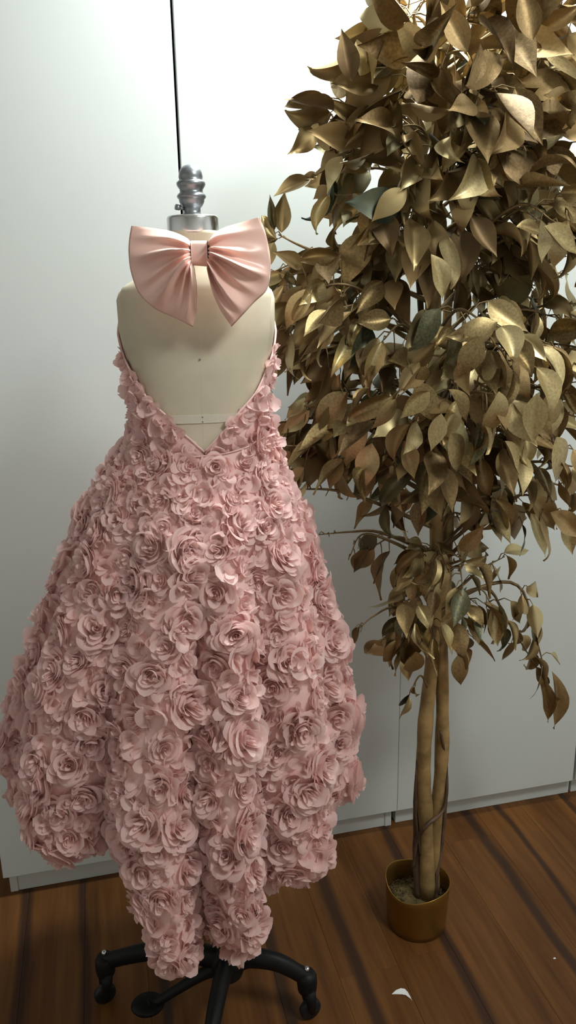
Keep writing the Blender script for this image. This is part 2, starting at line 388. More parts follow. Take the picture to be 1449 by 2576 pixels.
# ------------------------------------------------------------------ dress
dress = thing('dress', 'blush pink backless child gown covered in chiffon roses', 'dress', (AX, AY, 0), FROT)
RTW = Matrix.Rotation(TW, 3, 'Z')
RXT = [(1.22, .106), (1.19, .109), (1.15, .120), (1.10, .146), (1.04, .175), (.967, .200), (.82, .248), (.665, .276), (.54, .274), (.40, .270), (.2, .26)]
RYT = [(1.22, .080), (1.19, .082), (1.15, .090), (1.10, .112), (1.04, .138), (.967, .160), (.82, .195), (.665, .220), (.54, .226), (.40, .222), (.2, .20)]
CXT = [(1.22, .004), (1.15, -.004), (1.10, -.020), (.967, -.029), (.82, -.043), (.665, -.062), (.54, -.060), (.2, -.057)]
AMP = [(1.15, .0), (1.08, .05), (.95, .13), (.8, .20), (.6, .26), (.4, .36), (.2, .42)]
# folds: angle, +1 crest / -1 valley
FOLD = [(-180, 1), (-164, -1), (-146, 1), (-128, -1), (-110, 1), (-93, -1), (-76, 1), (-63, -.6), (-46, 1), (-25, -1.35), (.5, 1), (9.5, -1.7), (21.5, 1), (34.5, -1.4), (51, 1), (67, -1), (81, 1), (97, -1), (112, 1), (130, -1), (148, 1), (164, -1), (180, 1)]
HEM = [(-180, .52), (-90, .54), (-76, .53), (-63, .53), (-46, .505), (-25, .56), (-10, .49), (1.5, .325), (9.5, .42), (21.5, .345), (34.5, .45), (51, .43), (67, .51), (81, .52), (97, .54), (180, .52)]
def fold(deg):
    for (a, va), (c, vc) in zip(FOLD[:-1], FOLD[1:]):
        if a <= deg <= c:
            if va > vc: t = (deg - a) / (c - a); hi, lo = va, vc
            else: t = (c - deg) / (c - a); hi, lo = vc, va
            return lo + (hi - lo) * (0.75 * math.sqrt(max(0, 1 - t * t)) + 0.25 * (1 - t * t * (3 - 2 * t)))
    return 0
def hem(deg):
    for (a, va), (c, vc) in zip(HEM[:-1], HEM[1:]):
        if a <= deg <= c:
            t = (deg - a) / (c - a)
            if vc > va: return va + (vc - va) * t ** 2.2
            return vc + (va - vc) * (1 - t) ** 2.2
    return .5
def ztop(ph): return 1.152 + 0.040 * (1 - math.cos(max(-PI / 2, min(PI / 2, ph)) * 1.1)) / 1.4
def skirt(deg, vv):
    ph = R_(deg); zt, zh = ztop(ph), hem(deg); z = zt + (zh - zt) * vv
    rho = 1 + interp(z, AMP) * (fold(deg) * 0.62 - 0.22)
    k = 1.0 - 0.16 * (max(0, vv - .94) / .06) ** 2
    return Vector((interp(z, CXT) + interp(z, RXT) * rho * k * math.sin(ph), -interp(z, RYT) * rho * k * math.cos(ph) * (1.0 if math.cos(ph) > 0 else 1.05), z))
NP, NV = 300, 64
v, f = [], []
for i in range(NV + 1):
    for j in range(NP): v.append(skirt(-180 + 360 * j / NP, i / NV))
for i in range(NV):
    for j in range(NP):
        j2 = (j + 1) % NP; f.append((i * NP + j, i * NP + j2, (i + 1) * NP + j2, (i + 1) * NP + j)[::-1])
obj('skirt', mesh('skirt', v, f, MAT['lining']), dress)
# bodice around the low back opening
OPEN = [(1.150, 0), (1.158, 0), (1.176, 8), (1.192, 17), (1.205, 23), (1.215, 28), (1.242, 47), (1.271, 61), (1.295, 77), (1.33, 92), (1.36, 112), (1.39, 140), (1.43, 160)]
def bod(z, ph, off): return RTW @ tor(z, ph, off)
v, f = [], []
nb, nu = 30, 28
for s in (-1, 1):
    k0 = len(v)
    for i in range(nb + 1):
        for j in range(nu + 1):
            tt = j / nu
            z0 = 1.140 + 0.30 * i / nb
            a0 = R_(interp(z0, OPEN)); ph = a0 + (PI - a0) * tt
            v.append(bod(min(z0, 1.43), s * ph, .005))
    for i in range(nb):
        for j in range(nu):
            q = (k0 + i * (nu + 1) + j, k0 + i * (nu + 1) + j + 1, k0 + (i + 1) * (nu + 1) + j + 1, k0 + (i + 1) * (nu + 1) + j)
            f.append(q if s > 0 else q[::-1])
obj('bodice', mesh('bodice', v, f, MAT['lining']), dress)
b = MB(); b.tube([skirt(i * 4, 0) + Vector((0, -.002 * math.cos(R_(i * 4)), .001)) for i in range(-26, 27)], .0013, 6); b.build('waist_seam', MAT['lining'], dress)
b = MB(); pth = [skirt(5.5, q) + Vector((0, -.002, 0)) for q in np.linspace(.0, .4, 24)]
b.tube(pth, .0018, 8, (1, .6)); b.build('back_seam', MAT['lining'], dress)

# ---- rose meshes: cups of chiffon petals round a tight bud
def petal_cup(mb, th, hw, r0, h, op, lip, rg, nu=8, nv=7):
    """one petal wrapped round the axis: r0 radius at its foot, h length, op how far it leans out (rad), lip how far its edge turns over"""
    P = []
    tip = rg.uniform(-.4, .4); w1, w2 = rg.uniform(0, 6), rg.uniform(0, 6); tw = rg.choice((-1, 1)) * rg.uniform(.1, .3)
    pinch = rg.uniform(0, .8); r = r0; z = 0.0
    prof = [(r0, 0.0)]
    for i in range(1, nv):
        vv = i / (nv - 1)
        an = op * (.55 + .6 * vv) + lip * max(0, (vv - .62) / .38) ** 1.5
        r += h / (nv - 1) * math.sin(an); z += h / (nv - 1) * math.cos(an); prof.append((r, z))
    for i in range(nv):
        vv = i / (nv - 1)
        for j in range(nu):
            u = -1 + 2 * j / (nu - 1)
            q = vv * (1 - .50 * abs(u - tip * .5) ** 2.2) * (nv - 1); k = min(nv - 2, int(q)); f_ = q - k
            rr = prof[k][0] * (1 - f_) + prof[k + 1][0] * f_; zz = prof[k][1] * (1 - f_) + prof[k + 1][1] * f_
            rr *= 1 + tw * u * .35
            rr += .0013 * math.sin(3.3 * u + w1) * vv + pinch * .004 * vv ** 3 * max(0, 1 - abs(u - tip) * 3)
            zz += .0010 * math.sin(4.1 * u + w2) * vv
            a = th + u * hw * (.62 + .38 * math.sin(PI * min(1, .15 + .7 * vv)))
            P.append((rr * math.cos(a), rr * math.sin(a), zz))
    F = [(i * nu + j, i * nu + j + 1, (i + 1) * nu + j + 1, (i + 1) * nu + j) for i in range(nv - 1) for j in range(nu - 1)]
    mb.add(P, F)
def rose_mb(seed, nu=8, nv=7):
    rg = random.Random(seed); mb = MB()
    for n, r0, h, op, lip, hw in ((1, .0018, .0250, .03, .0, 165), (2, .0042, .0262, .06, .25, 112), (2, .0072, .0265, .14, .45, 108), (3, .0102, .0262, .26, .7, 92), (3, .0134, .0255, .42, .8, 84), (4, .0166, .0245, .62, .8, 70), (4, .0190, .0230, .88, .6, 62), (4, .0200, .0210, 1.15, .4, 54)):
        t0 = rg.uniform(0, 6.28)
        for i in range(n):
            petal_cup(mb, t0 + 2 * PI * i / n + rg.uniform(-.22, .22), R_(hw * rg.uniform(.85, 1.15)), r0 * rg.uniform(.9, 1.15), h * rg.uniform(.82, 1.12), op * rg.uniform(.85, 1.15), lip * rg.uniform(.2, 1.9), rg, nu, nv)
    sx, sy = rg.uniform(.80, 1.08), rg.uniform(.80, 1.08); lx, ly = rg.uniform(-.45, .45), rg.uniform(-.45, .45)
    mb.v = [(p[0] * sx + lx * p[2], p[1] * sy + ly * p[2], p[2]) for p in mb.v]
    return mb
ROSES = []
for i in range(10):
    q = rose_mb(100 + i, 9, 8); ROSES.append(mesh('fabric_rose', q.v, q.f, MAT['petal']))
ROSE_LOW = [rose_mb(200 + i, 4, 4) for i in range(3)]

def frame(n, spin, up=Vector((0, 0, 1))):
    n = n.normalized(); a = up.cross(n)
    if a.length < .05: a = Vector((1, 0, 0)).cross(n)
    a.normalize(); c = n.cross(a)
    x = a * math.cos(spin) + c * math.sin(spin); y = n.cross(x)
    return Matrix((x, y, n)).transposed()
def skirt_normal(deg, vv):
    d1 = skirt(deg + 1.2, vv) - skirt(deg - 1.2, vv); v0, v1 = max(0, vv - .01), min(1, vv + .01)
    d2 = skirt(deg, v1) - skirt(deg, v0)
    n = d1.cross(d2); p = skirt(deg, vv)
    n = -n if n.dot(Vector((math.sin(R_(deg)), -math.cos(R_(deg)), 0))) < 0 else n
    return n.normalized()
# scatter: dart throwing on the skirt, roses kept apart
rg = random.Random(5)
spots = []; pos = np.zeros((0, 3))
def throw(n, dist, lo, hi):
    global pos
    for _ in range(n):
        deg = rg.uniform(lo, hi); vv = rg.uniform(.0, .965) ** .62; vv = max(.012, vv)
        if abs(deg - 9.5) < 2.6 and vv > .12: continue
        p = skirt(deg, vv); q = np.array(p)
        z = p.z; dm = dist * (0.8 if z > 1.03 else 0.9 if z > .9 else 1.0) * (1.12 if fold(deg) < -.3 else 1.0)
        if len(pos) and np.min(np.sum((pos - q) ** 2, 1)) < dm * dm: continue
        pos = np.vstack([pos, q]); spots.append((deg, vv))
throw(14000, .0455, -112, 112)
nfront = len(spots)
throw(1200, .062, 112, 180); throw(1200, .062, -180, -112)
cam_local = (Matrix.Translation((AX, AY, 0)) @ Matrix.Rotation(FROT, 4, 'Z')).inverted() @ CPOS
far = MB(); cand = []
for i, (deg, vv) in enumerate(spots):
    p = skirt(deg, vv); n = skirt_normal(deg, vv)
    ax = Vector((math.sin(R_(deg)), -math.cos(R_(deg)), 0.12))
    n = (n * .85 + ax * .3 + Vector((rg.gauss(0, .17), rg.gauss(0, .17), rg.gauss(.05, .17)))).normalized()
    sc = rg.choice((.74, .84, .9, .96, 1.04, 1.16)) * (0.8 if p.z > 1.06 else .92 if p.z > .9 else 1.0)
    M = Matrix.Translation(p - n * .006) @ frame(n, rg.uniform(0, 6.28)).to_4x4() @ Matrix.Diagonal((sc, sc, sc * rg.uniform(.85, 1.1), 1))
    if i < nfront and (cam_local - p).normalized().dot(n) > -.45: cand.append(((cam_local - p).length - .6 * n.dot((cam_local - p).normalized()), M))
    else:
        q = ROSE_LOW[i % 3]; far.add([M @ Vector(x) for x in q.v], q.f)
cand.sort(key=lambda t: t[0])
for i, (_, M) in enumerate(cand):
    if i < 300:
        o = obj('fabric_rose', ROSES[i % len(ROSES)], dress); o.matrix_basis = M
    else:
        q = ROSE_LOW[i % 3]; far.add([M @ Vector(x) for x in q.v], q.f)
# loose petals in between and along the bodice
def loose_petal(rg):
    q = MB(); nu, nv = 5, 6; P = []
    L_, W_ = rg.uniform(.020, .034), rg.uniform(.011, .017); cup = rg.uniform(-.35, .6); bend = rg.uniform(-.4, 1.3); tw = rg.uniform(-.6, .6)
    for i in range(nv):
        vv = i / (nv - 1); wv = W_ * math.sin(PI * min(1, .12 + .80 * vv)) ** .7 * (1 if i < nv - 1 else .35)
        a = bend * vv
        for j in range(nu):
            u = -1 + 2 * j / (nu - 1)
            x = u * wv; z = cup * W_ * u * u + L_ * vv * math.sin(a) * .5 + tw * u * wv * vv; y = L_ * vv * (1 - .25 * abs(bend) * vv)
            P.append((x, y, z + .0008 * math.sin(5 * u + 9 * vv)))
    q.add(P, [(i * nu + j, i * nu + j + 1, (i + 1) * nu + j + 1, (i + 1) * nu + j) for i in range(nv - 1) for j in range(nu - 1)])
    return q
PET = [loose_petal(rg) for _ in range(14)]
def put_petal(mb, p, n, tilt, spin, sc):
    fr = frame(n, spin); q = PET[rg.randrange(len(PET))]
    T = Matrix.Rotation(tilt, 3, 'X')
    for_v = [p + fr @ (T @ (Vector(x) * sc)) for x in q.v]
    mb.add(for_v, q.f)
def ruffle(rg):
    q = MB()
    for _ in range(rg.randint(3, 5)):
        petal_cup(q, rg.uniform(0, 6.28), R_(rg.uniform(40, 110)), rg.uniform(.003, .012), rg.uniform(.016, .026), rg.uniform(.1, .9), rg.uniform(0, 1.2), rg, 7, 5)
    return q
RUF = [ruffle(rg) for _ in range(12)]
def throw2(n, keep, lo, hi):
    global pos
    for _ in range(n):
        deg = rg.uniform(lo, hi); vv = rg.uniform(.0, 1.0) ** .62; p = skirt(deg, vv); q = np.array(p)
        kp = keep * (.72 if p.z > 1.03 else 1)
        if np.min(np.sum((pos - q) ** 2, 1)) < kp * kp: continue
        pos = np.vstack([pos, q]); nn = (skirt_normal(deg, min(.98, vv)) + Vector((rg.gauss(0, .2), rg.gauss(0, .2), rg.gauss(0, .2)))).normalized()
        sc = rg.uniform(.8, 1.15) * (.85 if p.z > 1.04 else 1); M = Matrix.Translation(p - nn * .004) @ frame(nn, rg.uniform(0, 6.28)).to_4x4() @ Matrix.Scale(sc, 4); u = RUF[rg.randrange(12)]
        far.add([M @ Vector(x) for x in u.v], u.f)
throw2(34000, .0205, -112, 112)
for _ in range(260):      # hanging edge
    deg = rg.uniform(-110, 110); vv = rg.uniform(.965, 1.0)
    n = (skirt_normal(deg, .95) + Vector((0, 0, rg.uniform(-1.2, -.1)))).normalized()
    put_petal(far, skirt(deg, vv), n, rg.uniform(.1, 1.0), rg.uniform(0, 6.28), rg.uniform(.8, 1.2))
far.build('chiffon_petals', MAT['petal'], dress, kind='stuff')
# bodice: flattened blossoms of separate petals
n_b = 0
bpos = []
for _ in range(1500):
    z = rg.uniform(1.152, 1.295); s = rg.choice((-1, 1)); a0 = interp(z, OPEN)
    ph = a0 + 5 + rg.uniform(0, 1) * (120 - a0)
    p = bod(z, s * R_(ph), .006)
    if any((p - q).length < .024 for q in bpos): continue
    bpos.append(p)
    if len(bpos) > 80: break
    n = (RTW @ Vector((s * math.sin(R_(ph)) / .1, -math.cos(R_(ph)) / .08, 0))).normalized()
    q = MB(); m0 = rg.randint(5, 7); sp = rg.uniform(0, 6.28)
    for k in range(m0):
        fr = frame(n + Vector((rg.gauss(0, .12), rg.gauss(0, .12), rg.gauss(0, .12))), sp + 2 * PI * k / m0 + rg.uniform(-.3, .3))
        T = Matrix.Rotation(rg.uniform(.05, .45), 3, 'X'); pq = PET[rg.randrange(len(PET))]; sc = rg.uniform(.55, .85) * (.8 if z > 1.25 else 1)
        q.add([p + fr @ (T @ (Vector(x) * sc)) for x in pq.v], pq.f)
    q.build('fabric_blossom', MAT['petal'], dress)
# folded petals that edge the back opening
tr = MB()
for s in (-1, 1):
    for z in np.linspace(1.162, 1.295, 15):
        a0 = interp(z, OPEN); p = bod(z, s * R_(a0 + 5), .006); n = (RTW @ Vector((s * math.sin(R_(a0)) / .1, -math.cos(R_(a0)) / .08, 0))).normalized()
        for _ in range(2): put_petal(tr, p, n, rg.uniform(.0, .3), (PI / 2 if s > 0 else -PI / 2) + rg.uniform(-2.4, 2.4) + (PI if rg.random() < .85 else 0), rg.uniform(.55, .8))
tr.build('neckline_petals', MAT['petal'], dress, kind='stuff')
b = MB()
for s in (-1, 1):
    b.tube([bod(z, s * R_(interp(z, OPEN)), .005) for z in np.linspace(1.156, 1.40, 50)], .0018, 6)
b.build('neckline_binding', MAT['lining'], dress)

# ------------------------------------------------------------------ bow
bow = thing('bow', 'large peach pink satin bow at the back of the neck of the form', 'bow', (AX, AY, 0), FROT)
BY = -.082
def wing(edge_top, tipo, edge_in, kt, kb, name, folds, sgn):
    """edge curves: top edge from knot to upper tip, outer edge from upper tip to lower tip, inner edge from knot to lower tip"""
    A = smooth_path([(p[0], 0, p[1]) for p in edge_top], 41); O = smooth_path([(p[0], 0, p[1]) for p in tipo], 61); B = smooth_path([(p[0], 0, p[1]) for p in edge_in], 41)
    ns, nt = 40, 60
    v, f = [], []
    def layer(front):
        k0 = len(v)
        for i in range(ns + 1):
            s = i / ns
            for j in range(nt + 1):
                t = j / nt
                K = Vector((kt[0] + (kb[0] - kt[0]) * t, 0, kt[1] + (kb[1] - kt[1]) * t))
                Sd = A[i] * (1 - t) + B[i] * t
                Sk = K * (1 - s) + O[j] * s
                bl = A[0] * (1 - s) * (1 - t) + O[0] * s * (1 - t) + B[0] * (1 - s) * t + O[-1] * s * t
                P = Sd + Sk - bl
                env = math.sin(PI * t) ** .55
                puff = .020 * math.sin(PI * (s ** .65)) ** .9 * env
                y = 0.0
                if front:
                    y = -puff
                    for (tc, w_, am, dec, ts) in folds:
                        c_ = .5 + (tc - .5) * (1 + ts * (s - .3))
                        g = math.exp(-abs((t - c_) / (w_ * (1 + .5 * s))) ** 1.5)
                        y -= 2.2 * am * g * (min(1, s * 7) * math.exp(-s * dec)) * (1 - s ** 6)
                    y -= .004 * (1 - s) ** 2 + .0016 * math.sin(9 * t + 5 * s * t + 2) * s * (1 - s ** 8)
                else:
                    y = puff * .22 + .004 * (1 - s) * env
                v.append((P.x, BY - .016 - .012 * s + y, P.z))
        for i in range(ns):
            for j in range(nt):
                q = (k0 + i * (nt + 1) + j, k0 + i * (nt + 1) + j + 1, k0 + (i + 1) * (nt + 1) + j + 1, k0 + (i + 1) * (nt + 1) + j)
                f.append(q if (front == (sgn > 0)) else q[::-1])
    layer(True); layer(False)
    o = obj(name, mesh(name, v, f, MAT['satin']), bow)
    md = o.modifiers.new('weld', 'WELD'); md.merge_threshold = .0003
    return o
wing([(.0087, 1.4565), (.001, 1.4640), (-.018, 1.4722), (-.045, 1.4770), (-.0724, 1.4800)],
     [(-.0724, 1.4800), (-.0768, 1.462), (-.0788, 1.4430), (-.0770, 1.418), (-.0676, 1.3900), (-.046, 1.3690), (-.0195, 1.3565), (.0050, 1.3436)],
     [(.0087, 1.4300), (.0110, 1.4160), (.0128, 1.3960), (.0112, 1.3690), (.0050, 1.3436)], (.0087, 1.4565), (.0087, 1.430), 'bow_loop',
     [(.14, .05, .016, 2.0, .1), (.36, .040, .022, 1.5, .45), (.52, .030, .018, 1.9, .35), (.66, .042, .026, 1.0, .25), (.80, .030, .018, 1.4, .2), (.93, .035, .018, .9, .0)], -1)
wing([(.0300, 1.4565), (.040, 1.4690), (.054, 1.4760), (.075, 1.4815), (.1030, 1.4884)],
     [(.1030, 1.4884), (.1115, 1.466), (.1168, 1.4344), (.1160, 1.413), (.1105, 1.392), (.0930, 1.3760), (.075, 1.358), (.0597, 1.3430)],
     [(.0300, 1.4300), (.0305, 1.4130), (.0340, 1.3930), (.0440, 1.3680), (.0597, 1.3430)], (.0300, 1.4565), (.0300, 1.430), 'bow_loop',
     [(.12, .045, .016, 1.9, .1), (.30, .038, .020, 1.8, .4), (.46, .034, .024, 1.1, .55), (.62, .036, .018, 1.9, .3), (.78, .042, .024, .9, .25), (.94, .035, .018, .9, .0)], 1)
v, f = [], []
nk, ml = 24, 10
for i in range(nk):
    a = 2 * PI * i / nk
    for j in range(ml + 1):
        u = -1 + 2 * j / ml
        hz = .0168 * (1 + .03 * u); hy = .0135 - .001 * u * u
        c, s = math.cos(a), math.sin(a)
        v.append((.0193 + u * .0112, BY - .0215 - math.copysign(abs(c) ** .6, c) * hy, 1.4428 + math.copysign(abs(s) ** .55, s) * hz - .0006 * u))
for i in range(nk):
    i2 = (i + 1) % nk
    for j in range(ml): f.append((i * (ml + 1) + j, i2 * (ml + 1) + j, i2 * (ml + 1) + j + 1, i * (ml + 1) + j + 1))
f.append(tuple(i * (ml + 1) for i in range(nk))); f.append(tuple(i * (ml + 1) + ml for i in range(nk))[::-1])
obj('bow_knot', mesh('bow_knot', v, f, MAT['satin2']), bow, label='matte pink band round the bow')

# ------------------------------------------------------------------ gold tree
TX, TY = 0.608, 1.382
tree = thing('potted_tree', 'gold-painted artificial ficus tree in a small gold pot beside the dress', 'tree', (TX, TY, 0))
TO = Vector((TX, TY, 0))
def wave(i, a): return (.006 * math.cos(2 * (a - 2.4)) + .003 * math.sin(3 * a)) if i in (4, 5, 6) else 0
b = MB(); b.lathe([(.060, 0.0), (.0655, .003), (.0668, .02), (.0705, .09), (.0722, .112), (.0712, .1135), (.0700, .112), (.0665, .06)], 64, fn=wave)
pot = b.build('pot', MAT['pot'], tree)
b = MB(); b.lathe([(.0, .072), (.03, .071), (.055, .067), (.0685, .062)], 30); b.f = b.f[:]
rg = random.Random(8)
for _ in range(1100):
    a, r = rg.uniform(0, 6.28), .066 * math.sqrt(rg.random()); p = Vector((r * math.cos(a), r * math.sin(a), .066))
    d = Vector((rg.gauss(0, 1), rg.gauss(0, 1), rg.uniform(.1, 1.2))).normalized() * rg.uniform(.006, .016); sd = d.cross(Vector((rg.gauss(0, 1), rg.gauss(0, 1), rg.gauss(0, 1)))).normalized() * .0009
    if (p + d).xy.length > .066: d.x *= -1; d.y *= -1
    m_ = p + d * .6 + Vector((0, 0, .002))
    b.add([p - sd, p + sd, m_ + sd, m_ - sd, p + d], [(0, 1, 2, 3), (3, 2, 4)])
b.build('moss', MAT['moss'], tree, kind='stuff')
def trunk(name, pts, rads, m, n=14, seed=0):
    g = random.Random(seed); P = smooth_path([Vector(p) - TO for p in pts], 60)
    rr = [float(np.interp(i / 59, np.linspace(0, 1, len(rads)), rads)) * (1 + .07 * math.sin(i * .9 + seed) + g.uniform(-.05, .05)) for i in range(60)]
    q = MB(); q.tube(P, rr, n); return q.build(name, m, tree)
TYf = TY
trunk('trunk', [(.628, TY - .012, .065), at(1072, 2080, TY - .01), at(1065, 1960, TY - .008), at(1070, 1820, TY - .006), at(1087, 1650, TY), at(1095, 1420, TY), at(1100, 1250, TY), at(1092, 1050, TY), at(1090, 850, TY), at(1090, 650, TY), at(1095, 420, TY), at(1110, 150, TY), at(1120, -120, TY)],
      [.0160, .0155, .0165, .0150, .0145, .014, .0145, .014, .0145, .013, .011, .008, .004], MAT['bark'], seed=1)
trunk('trunk', [(.648, TY, .065), at(1095, 2080, TY + .005), at(1110, 1920, TY + .008), at(1113, 1780, TY + .008), at(1112, 1620, TY + .006), at(1122, 1450, TY + .012), at(1128, 1250, TY + .02), at(1120, 1050, TY + .02), at(1125, 800, TY + .02), at(1150, 500, TY + .02), at(1180, 200, TY + .02)],
      [.0125, .013, .0150, .0140, .013, .012, .011, .010, .008, .007, .004], MAT['bark'], seed=2)
trunk('trunk', [(.610, TY - .004, .065), at(1050, 2100, TY + .012), at(1058, 1900, TY + .014), at(1080, 1700, TY + .016), at(1098, 1450, TY + .018), at(1080, 1150, TY + .016), at(1060, 800, TY + .016), at(1040, 500, TY + .016)],
      [.011, .0105, .0095, .009, .008, .007, .006, .004], MAT['vine'], seed=3)
q = [at(1108, 1840, TY - .012), at(1123, 1930, TY + .0), at(1118, 2030, TY - .01), at(1075, 2075, TY - .03), at(1050, 2110, TY - .01), at(1040, 2180, TY + .0)]
trunk('vine', q, [.003, .0035, .004, .0045, .004, .0035], MAT['vine'], 8, seed=5)
q = [at(1090, 2250, TY - .03) * 1, at(1098, 2210, TY - .012), at(1112, 2120, TY + .005), at(1122, 2000, TY + .012), at(1120, 1900, TY + .012)]
q[0] = Vector((.645, TY - .02, .066))
trunk('vine', q, [.006, .005, .0045, .004, .003], MAT['vine'], 8, seed=6)
q = [at(1062, 1830, TY - .0), at(1048, 1940, TY - .008), at(1046, 2050, TY - .01), at(1058, 2150, TY - .01)]
trunk('vine', q, [.0025, .003, .003, .0025], MAT['vine'], 8, seed=7)

def trunk_at(z):
    tab = [(.06, .628), (.316, .634), (.6, .628), (.95, .622), (1.2, .611), (1.4, .603), (1.6, .598), (1.85, .604), (2.05, .60)]
    return Vector((interp(z, tab), TY, z))

# leaf meshes: pointed ovals with a drip tip, folded along the rib and curled
WPROF = [(0, .02), (.04, .12), (.14, .33), (.28, .47), (.42, .50), (.56, .44), (.70, .31), (.82, .17), (.90, .075), (.96, .035), (1, .004)]
def leaf_mb(g):
    mb = MB(); nv, nu = 13, 7; P = []
    wid = g.uniform(.50, .68); foldv = g.uniform(-.15, .55); bend = g.uniform(-.3, 1.1); tipc = g.uniform(-.6, 1.2); wv = g.uniform(.0, .05); ph = g.uniform(0, 6); sk = g.uniform(-.12, .12); roll = g.choice((0, 0, 0, g.uniform(.4, 1.2))); tw = g.uniform(-.5, .5)
    px, pz, an = 0.0, 0.0, 0.0; py = 0.0
    for i in range(nv):
        vv = i / (nv - 1)
        if i:
            an = -bend * vv - tipc * max(0, vv - .75) * 2.0
            py += math.cos(an) / (nv - 1); pz += math.sin(an) / (nv - 1)
        W = interp(vv, WPROF) * wid
        for j in range(nu):
            u = -1 + 2 * j / (nu - 1)
            fo = foldv + roll * abs(u) * (1 if u > 0 else .3)
            ct, st = math.cos(fo), math.sin(fo)
            x = u * W * ct; zz = abs(u) * W * st + wv * math.sin(7 * vv + ph + u) * abs(u) + .022 * math.cos(PI * u) * W
            x, zz = x * math.cos(tw * vv) - zz * math.sin(tw * vv), x * math.sin(tw * vv) + zz * math.cos(tw * vv)
            P.append((x + sk * math.sin(PI * vv), py - zz * math.sin(an), pz + zz * math.cos(an)))
    mb.add(P, [(i * nu + j, i * nu + j + 1, (i + 1) * nu + j + 1, (i + 1) * nu + j) for i in range(nv - 1) for j in range(nu - 1)])
    return mb
g = random.Random(21)
LEAF = [leaf_mb(g) for _ in range(12)]
LEAFM = {m: [mesh('leaf', q.v, q.f, MAT[m]) for q in LEAF] for m in ('gold', 'bronze', 'olive')}
FLAT = sorted(range(12), key=lambda i: max(p[2] for p in LEAF[i].v) - min(p[2] for p in LEAF[i].v))[:6]
leaves = []     # (matrix, variant, material)
def add_leaf(p, d, n, L_, m=None, k=None, slim=1.0):
    d = d.normalized(); s = d.cross(n)
    if s.length < .05: s = d.cross(Vector((.3, -1, .2)))
    s.normalize(); n2 = s.cross(d)
    M = Matrix((s * L_ * slim, d * L_, n2 * L_)).transposed().to_4x4(); M.translation = p
    for t in (Vector((0, 1, 0)), Vector((.3, .5, 0)), Vector((-.3, .5, 0))):
        e = M @ t
        if e.y > 1.672: return
        if math.hypot((e.x - .125) / .37, (e.y - 1.25) / .30) < 1 and e.z < 1.0: return
    c_ = M @ Vector((0, .5, 0))
    if c_.y < TY + .01 and ((.565 < c_.x < .64 and 1.26 < c_.z < 1.40 and g.random() < .65) or (.575 < c_.x < .665 and .84 < c_.z < .99 and g.random() < .8)): return
    if k is None: k = g.randrange(12)
    leaves.append((M, k, m or g.choices(('gold', 'bronze', 'olive'), (.58, .34, .08))[0]))
def branch(tip, z0=None, nl=9, via=None, spread=.05, L0=.080, lead=.35, m=None, hang=.55):
    tip = Vector(tip)
    if z0 is None:
        hd = (tip.xy - Vector((.605, TY))).length
        z0 = min(1.95, max(.42, tip.z - hd * g.uniform(.05, .55)))
    st = trunk_at(z0); hd = (tip - st).length
    if via is None:
        mid = st.lerp(tip, .55) + Vector((g.gauss(0, .02), g.gauss(0, .02), .10 * hd + g.uniform(0, .04)))
        pts = [st, mid, tip]
    else: pts = [st] + [Vector(p) for p in via] + [tip]
    P = smooth_path([p - TO for p in pts], 16)
    r0 = .0032 + .006 * min(hd, .5)
    b = MB(); b.tube(P, [r0 * (1 - .8 * i / 15) for i in range(16)], 6)
    out = Vector((tip.x - .605, tip.y - TY, 0)); out = out.normalized() if out.length > .02 else Vector((0, -1, 0))
    # twigs with leaves on the outer part
    for i in range(nl):
        t = lead + (1 - lead) * (i + g.uniform(0, .6)) / nl; kk = min(14, int(t * 15)); base = P[kk].lerp(P[kk + 1], t * 15 - kk if t * 15 - kk < 1 else 1)
        along = (P[min(15, kk + 1)] - P[max(0, kk - 1)]).normalized()
        off = Vector((g.gauss(0, 1), g.gauss(0, 1), g.gauss(0, 1))); off -= along * off.dot(along); off = off.normalized() * g.uniform(.25, 1.0) * spread + along * g.uniform(0, .02)
        if i == nl - 1: off = along * .012
        pet = base + off
        b.tube([base, base + off * .5 + Vector((0, 0, .006)), pet], [.0016, .0012, .0009], 4, cap=False)
        hi = max(0.0, min(1.0, (base.z - 1.45) / .3))
        d = along * .5 + off.normalized() * .55 + Vector((0, 0, (-hang - g.uniform(0, .5)) * (1 - .95 * hi))) + Vector((g.gauss(0, .3), g.gauss(0, .3), g.gauss(0, .3)))
        nn = Vector((0, -.45 - .25 * hi, .45 - .75 * hi)) + out * .5 + Vector((g.gauss(0, .45), g.gauss(0, .45), g.gauss(0, .45)))
        add_leaf(pet + TO, d, nn, L0 * g.uniform(.72, 1.22) * (1 + .22 * hi), m or (g.choices(('gold', 'bronze', 'olive'), (.25, .70, .05))[0] if hi > .6 else None))  # high leaves mostly bronze: their backlit darkness is put into the colour
    b.build('branch', MAT['twig'], tree)
Y0 = TY
